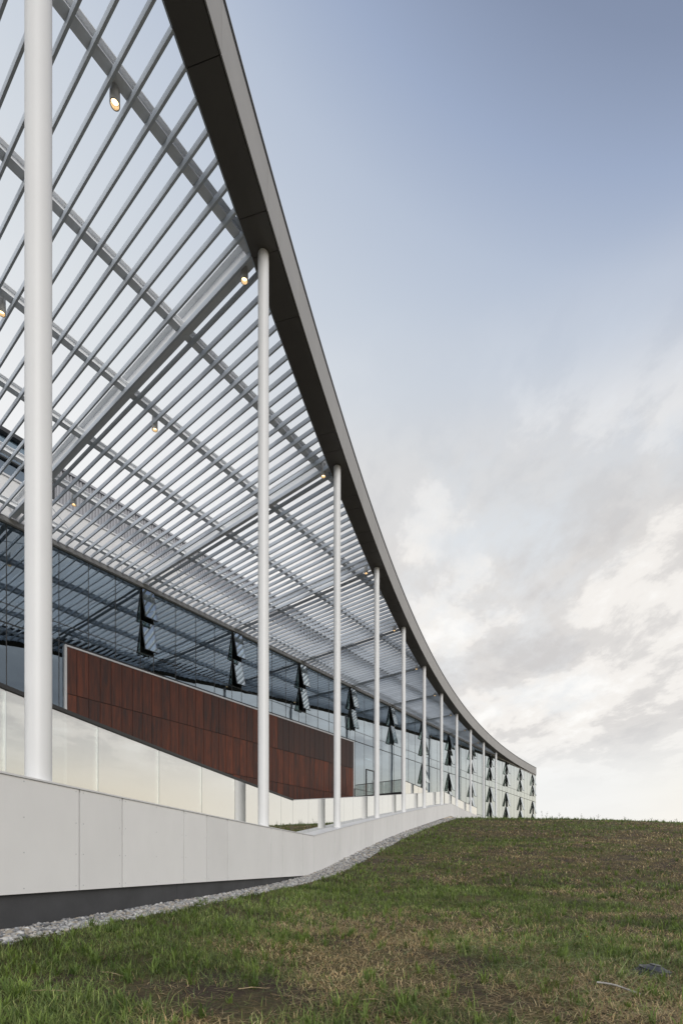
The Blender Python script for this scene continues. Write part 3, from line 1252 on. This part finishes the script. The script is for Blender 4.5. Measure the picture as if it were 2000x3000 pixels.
def outer_tube():
    """housing with an inner bore so the lit disc sits back in the mouth"""
    v, f = [], []
    for r, z in ((RS, 0), (RS, LS), (RS * .82, 0), (RS * .80, 0.07)):
        v += [(r * math.cos(2 * math.pi * j / N), r * math.sin(2 * math.pi * j / N), z) for j in range(N)]
    for a, b in ((0, 1), (0, 2), (2, 3)):
        f += [(a * N + j, a * N + (j + 1) % N, b * N + (j + 1) % N, b * N + j) for j in range(N)]
    f.append(tuple(range(N, 2 * N)))
    me = mesh_from('housing', v, f, M_lampbody, False)
    return me


hm = outer_tube()
dm = tube_mesh('lens', RS * .7, 0.066, 0.069, M_lamp, True, True)
rm = tube_mesh('reflector', RS * .80, 0.0705, 0.073, M_lampbody, True, True)
sm_v, sm_f = joined_boxes([(-.012, .012, -.012, .012, LS, LS + .14), (-.09, -.075, -.012, .012, .12, LS + .14), (.075, .09, -.012, .012, .12, LS + .14),
                           (-.09, .09, -.012, .012, LS + .12, LS + .14)])
stm = mesh_from('bracket', sm_v, sm_f, M_lampbody)
for u, w, lab, sc in spots:
    z = H - 0.12
    r = thing('spotlight', lab, 'spotlight', (u, w, z), 'spotlights hung under the canopy')
    for nm, me in (('housing', hm), ('lens', dm), ('reflector', rm), ('bracket', stm)):
        link(nm, me, r, (u, w, z))

# ------------------------------------------------------------------ gravel strip
def ico(sub):
    bm = bmesh.new()
    bmesh.ops.create_icosphere(bm, subdivisions=sub, radius=1.0)
    v = np.array([x.co[:] for x in bm.verts])
    bm.verts.index_update()
    f = np.array([[x.index for x in p.verts] for p in bm.faces])
    bm.free()
    return v, f


def stones(n, s0, s1, size0, size1, sub, seed):
    r = np.random.default_rng(seed)
    V, F = ico(sub)
    s = r.uniform(s0, s1, n)
    o = O_F - 0.02 + r.random(n) * (0.53 + 0.22 * sstep(7.0, 13.0, s)) + r.normal(0, 0.03, n)
    m = (3 * PC[0] * s + 2 * PC[1]) * s + PC[2]
    q = np.sqrt(1 + m * m)
    u = s - o * m / q
    w = ((PC[0] * s + PC[1]) * s + PC[2]) * s + PC[3] + o / q
    X = u * SP + (w + D) * CP
    Y = u * CP - (w + D) * SP
    sz = r.uniform(size0, size1, n) * (0.7 + 0.6 * r.random(n) ** 3)
    Z = ground_z(X, Y) + EYE + sz * r.uniform(-0.15, 0.75, n)
    sc = np.stack([sz * r.uniform(.8, 1.3, n), sz * r.uniform(.7, 1.1, n), sz * r.uniform(.45, .8, n)], 1)
    # random shapes: a handful of lumpy variants
    nv = 10
    var = [V * (1 + (0.30 if sub == 1 else 0.16) * r.normal(size=(len(V), 1)).clip(-1.3, 1.3)) for _ in range(nv)]
    vi = r.integers(0, nv, n)
    P = np.stack(var)[vi] * sc[:, None, :]
    a = r.uniform(0, 2 * np.pi, n)
    t = r.normal(0, 0.5, n)
    ca, sa = np.cos(a)[:, None], np.sin(a)[:, None]
    ct, stt = np.cos(t)[:, None], np.sin(t)[:, None]
    x, y, z = P[:, :, 0], P[:, :, 1], P[:, :, 2]
    y, z = y * ct - z * stt, y * stt + z * ct
    x, y = x * ca - y * sa, x * sa + y * ca
    P = np.stack([x + X[:, None], y + Y[:, None], z + Z[:, None]], 2)
    pal = np.array([(.41, .40, .385), (.33, .335, .34), (.50, .49, .465), (.38, .34, .285), (.25, .25, .255), (.43, .39, .345), (.56, .56, .55), (.19, .195, .205)])
    c = pal[r.integers(0, len(pal), n)] * r.uniform(.75, 1.15, (n, 1))
    cc = np.repeat(c, len(V), 0)
    FF = (F[None] + (np.arange(n) * len(V))[:, None, None]).reshape(-1, 3)
    return P.reshape(-1, 3), FF, cc


parts = [stones(5200, 0.6, 6.0, .012, .027, 2, 1), stones(6800, 6.0, 13.0, .015, .029, 1, 2), stones(9000, 13.0, 41.0, .026, .05, 1, 3)]
vo = 0
vv, ffs, cc = [], [], []
for a, b, c in parts:
    vv.append(a); ffs.append(b + vo); cc.append(c)
    vo += len(a)
gravel = bpy.data.objects.new('gravel', np_mesh('gravel', np.concatenate(vv), np.concatenate(ffs), M_stone, np.concatenate(cc)))
COL.objects.link(gravel)
tag(gravel, 'strip of rounded grey and tan gravel along the foot of the pale wall', 'gravel', kind='stuff')

# ------------------------------------------------------------------ grass
def blades(X, Y, length, width, az, lean, bend, col, tipcol, z0=None, rr=None):
    """three-level bent blades: 5 vertices, one quad split in two and a tip"""
    n = len(X)
    Z = (ground_z(X, Y) + EYE if z0 is None else z0) - 0.006
    dx_, dy_ = np.cos(az), np.sin(az)
    px_, py_ = -dy_, dx_
    h1 = length * 0.52
    a1 = lean
    a2 = lean + bend
    x1 = X + dx_ * np.sin(a1) * h1
    y1 = Y + dy_ * np.sin(a1) * h1
    z1 = Z + np.cos(a1) * h1
    h2 = length * 0.48
    x2 = x1 + dx_ * np.sin(a2) * h2
    y2 = y1 + dy_ * np.sin(a2) * h2
    z2 = z1 + np.cos(a2) * h2
    hw = width / 2
    P = np.empty((n, 5, 3))
    P[:, 0] = np.stack([X - px_ * hw, Y - py_ * hw, Z], 1)
    P[:, 1] = np.stack([X + px_ * hw, Y + py_ * hw, Z], 1)
    P[:, 2] = np.stack([x1 - px_ * hw * .85, y1 - py_ * hw * .85, z1], 1)
    P[:, 3] = np.stack([x1 + px_ * hw * .85, y1 + py_ * hw * .85, z1], 1)
    P[:, 4] = np.stack([x2, y2, z2], 1)
    F = np.array([[0, 1, 3], [0, 3, 2], [2, 3, 4]])
    FF = (F[None] + (np.arange(n) * 5)[:, None, None]).reshape(-1, 3)
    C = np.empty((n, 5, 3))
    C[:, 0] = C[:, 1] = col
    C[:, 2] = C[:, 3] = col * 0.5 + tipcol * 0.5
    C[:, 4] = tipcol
    return P.reshape(-1, 3), FF, C.reshape(-1, 3)


def in_view(X, Y, Z, mx=120, ymax=3150):
    x = 1000 + 1460 * X / Y
    y = 2536 - 1460 * Z / Y
    return (x > -mx) & (x < 2000 + mx) & (y < ymax)


def dryness(X, Y, d):
    """0 green .. 1 straw"""
    v = vnoise(X, Y, 0.30, 21, 4)
    v2 = vnoise(X, Y, 1.5, 22, 3)
    base = 0.40 + 3.0 * (v - 0.5) + 1.6 * (v2 - 0.5)
    base = base - 0.85 * np.exp(-np.maximum(d - 0.5, 0) / (0.65 + 0.06 * Y))        # watered edge by the gravel
    base = base + 0.30 * sstep(9, 16, Y) * (1 - sstep(34, 42, Y)) * sstep(2.0, 6.0, d)
    base = base + 0.45 * np.exp(-(((X - 0.9) / 1.1) ** 2 + ((Y - 5.6) / 1.0) ** 2))  # straw patch in the middle
    base = base - 0.55 * np.exp(-(((X - 2.6) / 1.5) ** 2 + ((Y - 4.6) / 1.3) ** 2))  # fresh cuttings lower right
    base = base - 0.25 * sstep(36, 41, Y)
    return np.clip(base, 0.02, 1)


def bare(X, Y):
    v = vnoise(X, Y, 0.9, 31, 4)
    spot = np.exp(-(((X + 0.85) / 0.95) ** 2 + ((Y - 3.35) / 0.62) ** 2)) * 1.2
    spot2 = np.exp(-(((X + 1.9) / 0.5) ** 2 + ((Y - 3.3) / 0.35) ** 2)) * .6
    spot3 = np.exp(-(((X - 0.2) / 0.5) ** 2 + ((Y - 4.9) / 0.5) ** 2)) * .6
    m_ = np.maximum(spot, np.maximum(spot2, spot3))
    return np.clip((v - 0.56) * 3.2 + np.clip(m_ * 2.0 - 0.55, 0, 1.1), 0, 1)


GREEN = np.array([(.105, .150, .040), (.145, .195, .052), (.185, .240, .064), (.115, .160, .062), (.235, .270, .095)])
DRY = np.array([(.50, .39, .205), (.42, .31, .155), (.62, .50, .29), (.36, .235, .115), (.46, .345, .185)])


def sample_zone(n, y0, y1, seed, power=1.0):
    r = np.random.default_rng(seed)
    Y = y0 + (y1 - y0) * r.random(n) ** power
    half = (1000 + 130) / 1460
    X = Y * r.uniform(-half, half, n)
    d = wall_dist(X, Y)
    edge = gravel_w(Y) + 0.02 + 0.16 * (vnoise(X, Y, 1.4, 41, 3) - .5) * 2
    keep = (d > edge) & in_view(X, Y, ground_z(X, Y))
    return X[keep], Y[keep], d[keep] - edge[keep], r


geomV, geomF, geomC = [], [], []
cnt = [0]


def push(v, f, c):
    geomV.append(v); geomF.append(f + cnt[0]); geomC.append(c)
    cnt[0] += len(v)


def grass_zone(n, y0, y1, seed, lmin, lmax, wmin, wmax, power=1.0):
    X, Y, d, r = sample_zone(n, y0, y1, seed, power)
    dr = dryness(X, Y, d)
    br = bare(X, Y)
    dens = np.clip(1.05 - br * 1.2, 0.03, 1) * (0.45 + 0.55 * (1 - dr))
    dens *= np.clip(0.35 + 1.6 * (vnoise(X, Y, 3.2, 51, 2)), 0, 1)
    k_ = r.random(len(X)) < dens
    X, Y, d, dr = X[k_], Y[k_], d[k_], dr[k_]
    n_ = len(X)
    isdry = r.random(n_) < dr * 0.92
    col_ = np.where(isdry[:, None], DRY[r.integers(0, len(DRY), n_)], GREEN[r.integers(0, len(GREEN), n_)])
    col_ = col_ * r.uniform(.6, 1.35, (n_, 1))
    patch = 0.25 + 1.5 * vnoise(X, Y, 1.3, 61, 4)
    col_ = col_ * patch[:, None]
    tip = col_ * r.uniform(1.0, 1.8, (n_, 1)) + np.where(r.random(n_) < .25, .03, 0)[:, None] * np.array([1, .8, .4])  # brighter tips: caught light painted into the blade colour
    L_ = r.uniform(lmin, lmax, n_) * np.where(isdry, .85, 1.0) * (0.7 + 0.6 * vnoise(X, Y, 1.1, 71, 2))
    Wd = r.uniform(wmin, wmax, n_)
    lean = np.where(isdry, r.uniform(.5, 1.45, n_), r.uniform(.2, 1.3, n_))
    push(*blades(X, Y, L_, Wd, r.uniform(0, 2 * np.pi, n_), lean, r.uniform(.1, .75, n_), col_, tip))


grass_zone(125000, 2.0, 6.0, 101, .035, .105, .003, .006, 1.0)
grass_zone(130000, 5.5, 12.0, 102, .05, .13, .005, .010, 0.9)
grass_zone(110000, 11.0, 24.0, 103, .07, .15, .010, .018, 0.9)
grass_zone(90000, 22.0, 47.0, 104, .10, .19, .018, .034, 0.85)


# broad bright tufts in the foreground
def tufts(n, y0, y1, seed, lmin, lmax, wmin, wmax, per):
    X, Y, d, r = sample_zone(n, y0, y1, seed)
    dr = dryness(X, Y, d)
    k_ = (r.random(len(X)) < (0.12 + 0.6 * (1 - dr)) * (1 - 0.93 * bare(X, Y)))
    X, Y = X[k_], Y[k_]
    m_ = len(X)
    big = r.uniform(.6, 1.25, m_)
    hue = r.uniform(0, 1, m_)
    X, Y, big, hue = [np.repeat(q_, per) for q_ in (X, Y, big, hue)]
    n_ = len(X)
    X = X + r.normal(0, .012, n_) * big
    Y = Y + r.normal(0, .012, n_) * big
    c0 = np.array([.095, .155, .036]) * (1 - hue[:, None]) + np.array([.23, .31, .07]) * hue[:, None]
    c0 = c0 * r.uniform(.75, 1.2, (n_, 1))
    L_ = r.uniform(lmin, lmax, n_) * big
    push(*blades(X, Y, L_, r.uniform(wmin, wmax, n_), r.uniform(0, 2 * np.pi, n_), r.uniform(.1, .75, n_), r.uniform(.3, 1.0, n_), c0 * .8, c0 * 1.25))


tufts(1100, 2.2, 5.5, 201, .06, .165, .005, .011, 14)
tufts(2300, 5.0, 11.0, 202, .07, .17, .008, .014, 10)
tufts(2600, 10.0, 24.0, 203, .10, .20, .014, .022, 8)
tufts(1800, 23.0, 39.0, 204, .14, .26, .022, .034, 7)
tufts(1500, 39.5, 46.0, 205, .16, .38, .018, .030, 8)
grass = bpy.data.objects.new('grass', np_mesh('grass', np.concatenate(geomV), np.concatenate(geomF), M_grass, np.concatenate(geomC)))
COL.objects.link(grass)
tag(grass, 'patchy green and dry mown grass covering the slope', 'grass', kind='stuff')

# straw and cuttings lying on the ground
geomV, geomF, geomC = [], [], []
cnt = [0]


def litter(n, y0, y1, seed, lmin, lmax, wmin, wmax):
    X, Y, d, r = sample_zone(n, y0, y1, seed)
    dr = dryness(X, Y, d)
    k_ = (r.random(len(X)) < 0.12 + 0.88 * dr ** 1.2) & (d > 0.25)
    k_ &= r.random(len(X)) < np.clip(0.25 + 1.5 * (vnoise(X, Y, 1.7, 81, 3) - .25), 0.1, 1) * (1 - 0.5 * bare(X, Y))
    X, Y, dr = X[k_], Y[k_], dr[k_]
    n_ = len(X)
    col_ = DRY[r.integers(0, len(DRY), n_)] * r.uniform(.5, 1.15, (n_, 1))
    fresh = r.random(n_) < np.clip(1 - dr * 1.6, 0, .8)
    col_ = np.where(fresh[:, None], np.array([.13, .165, .06]) * r.uniform(.6, 1.2, (n_, 1)), col_)
    z0 = ground_z(X, Y) + EYE + r.uniform(.004, .04, n_)
    lean = np.pi / 2 + r.normal(-.03, .10, n_)
    pref = 0.5 + r.normal(0, 1.1, n_)
    push(*blades(X, Y, r.uniform(lmin, lmax, n_), r.uniform(wmin, wmax, n_), pref, lean, r.normal(0, .12, n_), col_, col_ * 1.1, z0))


litter(60000, 2.0, 6.0, 301, .03, .20, .002, .0045)
litter(70000, 5.5, 13.0, 302, .05, .24, .004, .008)
litter(60000, 12.0, 26.0, 303, .10, .30, .009, .016)
litter(50000, 25.0, 42.0, 304, .15, .40, .018, .032)
# long pale stems of the fresh cuttings
r = np.random.default_rng(77)
n_ = 900
X = r.normal(2.3, 1.1, n_)
Y = r.normal(4.7, 0.8, n_)
k_ = (Y > 2.4) & in_view(X, Y, ground_z(X, Y)) & (wall_dist(X, Y) > 1.2)
X, Y = X[k_], Y[k_]
n_ = len(X)
col_ = np.array([.24, .28, .12]) * r.uniform(.6, 1.25, (n_, 1))
push(*blades(X, Y, r.uniform(.12, .42, n_), r.uniform(.003, .0065, n_), r.normal(0.2, .7, n_) + np.pi * r.integers(0, 2, n_), np.pi / 2 + r.normal(-.08, .12, n_),
             r.normal(0, .1, n_), col_, col_ * 1.15, ground_z(X, Y) + EYE + r.uniform(.02, .07, n_)))
straw = bpy.data.objects.new('straw_litter', np_mesh('straw_litter', np.concatenate(geomV), np.concatenate(geomF), M_straw, np.concatenate(geomC)))
COL.objects.link(straw)
tag(straw, 'dry straw and mown cuttings lying among the grass', 'straw', kind='stuff')


# ------------------------------------------------------------------ small things in the grass
def simple_obj(name, me, loc, label, cat, group=None, rot=(0, 0, 0)):
    o = bpy.data.objects.new(name, me)
    COL.objects.link(o)
    o.location = loc
    o.rotation_euler = rot
    return tag(o, label, cat, group)


def gpt(X, Y, dz=0.0):
    return (X, Y, float(ground_z(np.array([X]), np.array([Y]))[0]) + EYE + dz)


def place_by(px_, py_):
    """ground point on the ray through a picture position"""
    for Y in np.arange(2.2, 60, 0.02):
        X = (px_ - 1000) / 1460 * Y
        if 2536 - 1460 * float(ground_z(np.array([X]), np.array([Y]))[0]) / Y <= py_:
            return X, Y
    return X, Y


# ribbed black drain dome
X, Y = place_by(1912, 2850)
dome = bpy.data.objects.new('drain_dome', None)
COL.objects.link(dome)
dome.location = gpt(X, Y, -0.045)
dome.rotation_euler = (math.radians(6), math.radians(7), 0.3)
tag(dome, 'black ribbed plastic drain dome half hidden in the grass at lower right', 'drain cover')
M_dome = surf('drain_plastic', (0.045, 0.047, 0.055), 0.45, var=0.1)
RD, HD = 0.185, 0.115
for j in range(22):
    an = 2 * math.pi * j / 22
    v, f = [], []
    nseg = 7
    for q in range(nseg + 1):
        t = 0.12 + 0.88 * q / nseg
        rr_ = RD * t
        zz = HD * (1 - t ** 2.2)
        hw = 0.010 + 0.006 * t
        for side in (-1, 1):
            for dz_ in (0, -0.012):
                v.append((rr_ * math.cos(an) - side * hw * math.sin(an), rr_ * math.sin(an) + side * hw * math.cos(an), zz + dz_))
    for q in range(nseg):
        a, b = 4 * q, 4 * q + 4
        f += [(a, a + 2, b + 2, b), (a + 1, b + 1, b + 3, a + 3), (a, b, b + 1, a + 1), (a + 2, a + 3, b + 3, b + 2)]
    o = bpy.data.objects.new('rib', mesh_from('rib', v, f, M_dome))
    COL.objects.link(o)
    o.parent = dome
for nm, r0_, r1_, z_ in (('crown', 0.0, 0.045, HD * .985), ('middle_ring', 0.105, 0.125, HD * .68), ('rim', RD * .97, RD * 1.12, 0.004)):
    v, f = [], []
    for j in range(32):
        an = 2 * math.pi * j / 32
        for rr_ in (r0_, r1_):
            for dz_ in (0.006, -0.014):
                v.append((rr_ * math.cos(an), rr_ * math.sin(an), z_ + dz_))
    for j in range(32):
        a, b = 4 * j, 4 * ((j + 1) % 32)
        f += [(a, a + 2, b + 2, b), (a + 1, b + 1, b + 3, a + 3), (a, b, b + 1, a + 1), (a + 2, a + 3, b + 3, b + 2)]
    o = bpy.data.objects.new(nm, mesh_from(nm, v, f, M_dome))
    COL.objects.link(o)
    o.parent = dome

# pale broken stick below it
M_stick = surf('bleached_wood', (0.42, 0.40, 0.38), 0.8, var=0.25, scale=30)
X, Y = place_by(1810, 2905)


def stick_mesh(name, L_, r_, mat, seed, bend=0.03, seg=7, sides=7):
    rr_ = random.Random(seed)
    v, f = [], []
    for i in range(seg + 1):
        t = i / seg
        cx = (t - .5) * L_
        cy = bend * math.sin(t * 3.1) + rr_.uniform(-.003, .003)
        cz = rr_.uniform(-.002, .003) + bend * .2 * math.sin(t * 5)
        rad = r_ * (1 - .35 * t) * rr_.uniform(.85, 1.15)
        for k_ in range(sides):
            an = 2 * math.pi * k_ / sides
            v.append((cx, cy + rad * math.cos(an), cz + rad * math.sin(an)))
    for i in range(seg):
        for k_ in range(sides):
            a, b = i * sides + k_, i * sides + (k_ + 1) % sides
            f.append((a, b, b + sides, a + sides))
    f.append(tuple(range(sides)))
    f.append(tuple(range(seg * sides, seg * sides + sides)))
    return mesh_from(name, v, f, mat)


simple_obj('broken_stick', stick_mesh('broken_stick', 0.30, 0.009, M_stick, 3), gpt(X, Y, 0.025),
           'pale bleached broken stick lying in the grass below the drain dome', 'stick', rot=(0, math.radians(8), math.radians(-38)))
M_stalk = surf('dry_stalk', (0.40, 0.30, 0.18), 0.8, var=0.2, scale=30)
for px_, py_, L_, ang, lab in ((745, 2905, .22, 25, 'long tan dry stalk on the bare soil at bottom centre'),
                               (330, 2862, .22, -20, 'tan dry stalk lying left of the bare soil patch'),
                               (140, 2915, .22, 18, 'bent reddish dry stalk on the soil at lower left'),
                               (1105, 2940, .2, 5, 'straight tan stalk lying in the grass at bottom centre right')):
    X, Y = place_by(px_, py_)
    simple_obj('dry_stalk', stick_mesh('dry_stalk', L_, 0.0035, M_stalk, int(px_), .015), gpt(X, Y, 0.02), lab, 'stalk', 'dry stalks on the ground',
               rot=(0, math.radians(4), math.radians(ang)))

# weeds standing on the crest against the sky
M_weed = surf('weed_green', (0.10, 0.115, 0.04), 0.7, var=0.3, scale=8)


def weed_mesh(h, seed):
    r = random.Random(seed)
    v, f = [], []

    def strip(p, q, w0, w1):
        a = len(v)
        dd = Vector(q) - Vector(p)
        for sx in ((1, 0, 0), (0, 1, 0)):
            b = len(v)
            for pt, ww in ((p, w0), (q, w1)):
                v.append((pt[0] - sx[0] * ww, pt[1] - sx[1] * ww, pt[2]))
                v.append((pt[0] + sx[0] * ww, pt[1] + sx[1] * ww, pt[2]))
            f.append((b, b + 1, b + 3, b + 2))
    top = (r.uniform(-.08, .08), r.uniform(-.05, .05), h)
    strip((0, 0, -.05), top, .009, .005)
    for i in range(7):
        t = r.uniform(.3, .98)
        p = (top[0] * t, top[1] * t, h * t)
        an = r.uniform(0, 6.28)
        ln = r.uniform(.08, .22) * (1.15 - t * .5)
        q = (p[0] + ln * math.cos(an), p[1] + ln * math.sin(an), p[2] + ln * r.uniform(.4, 1.2))
        strip(p, q, .005, .004)
        for k_ in range(3):
            s_ = r.uniform(.5, 1)
            m_ = [p[c] + (q[c] - p[c]) * s_ for c in range(3)]
            strip(m_, (m_[0] + r.uniform(-.05, .05), m_[1] + r.uniform(-.05, .05), m_[2] + r.uniform(.0, .06)), .009, .003)
    return mesh_from('weed', v, f, M_weed)


weeds = [(1586, .75, 'tall feathery weed on the crest just right of the building corner'),
         (1600, .55, 'shorter leaning weed right beside the tall one by the building corner'),
         (1638, .62, 'weed on the crest second clump right of the building'),
         (1702, .60, 'weed standing on the crest below the small low cloud'),
         (1752, .50, 'thin weed on the crest right of the low cloud'),
         (1830, .40, 'short weed on the crest in the right third'),
         (1905, .34, 'smallest weed on the crest'),
         (1978, .46, 'weed on the crest at the right picture edge'),
         (1480, .40, 'short weed on the crest in front of the far windows')]
for i, (px_, h, lab) in enumerate(weeds):
    Y = 43.5
    X = (px_ - 1000) / 1460 * Y
    simple_obj('weed', weed_mesh(h, 50 + i), gpt(X, Y), lab, 'weed', 'weeds on the crest', rot=(0, 0, i * 1.1))
# orange flower among the cuttings
M_flower = surf('flower_orange', (0.75, 0.30, 0.02), 0.6)
X, Y = place_by(1718, 2762)
fl = bpy.data.objects.new('wild_flower', None)
COL.objects.link(fl)
fl.location = gpt(X, Y)
tag(fl, 'small orange wild flower among the cut grass at right', 'flower')
v, f = [], []
for j in range(8):
    an = j * math.pi / 4
    b = len(v)
    v += [(0, 0, .075), (.012 * math.cos(an - .3), .012 * math.sin(an - .3), .078), (.02 * math.cos(an), .02 * math.sin(an), .074), (.012 * math.cos(an + .3), .012 * math.sin(an + .3), .078)]
    f.append((b, b + 1, b + 2, b + 3))
o = bpy.data.objects.new('petals', mesh_from('petals', v, f, M_flower)); COL.objects.link(o); o.parent = fl
v, f = joined_boxes([(-.0015, .0015, -.0015, .0015, -.01, .076)])
o = bpy.data.objects.new('stem', mesh_from('stem', v, f, M_weed)); COL.objects.link(o); o.parent = fl

for o in bpy.data.objects:
    for k_ in ('_u', '_w', '_z'):
        if k_ in o:
            del o[k_]
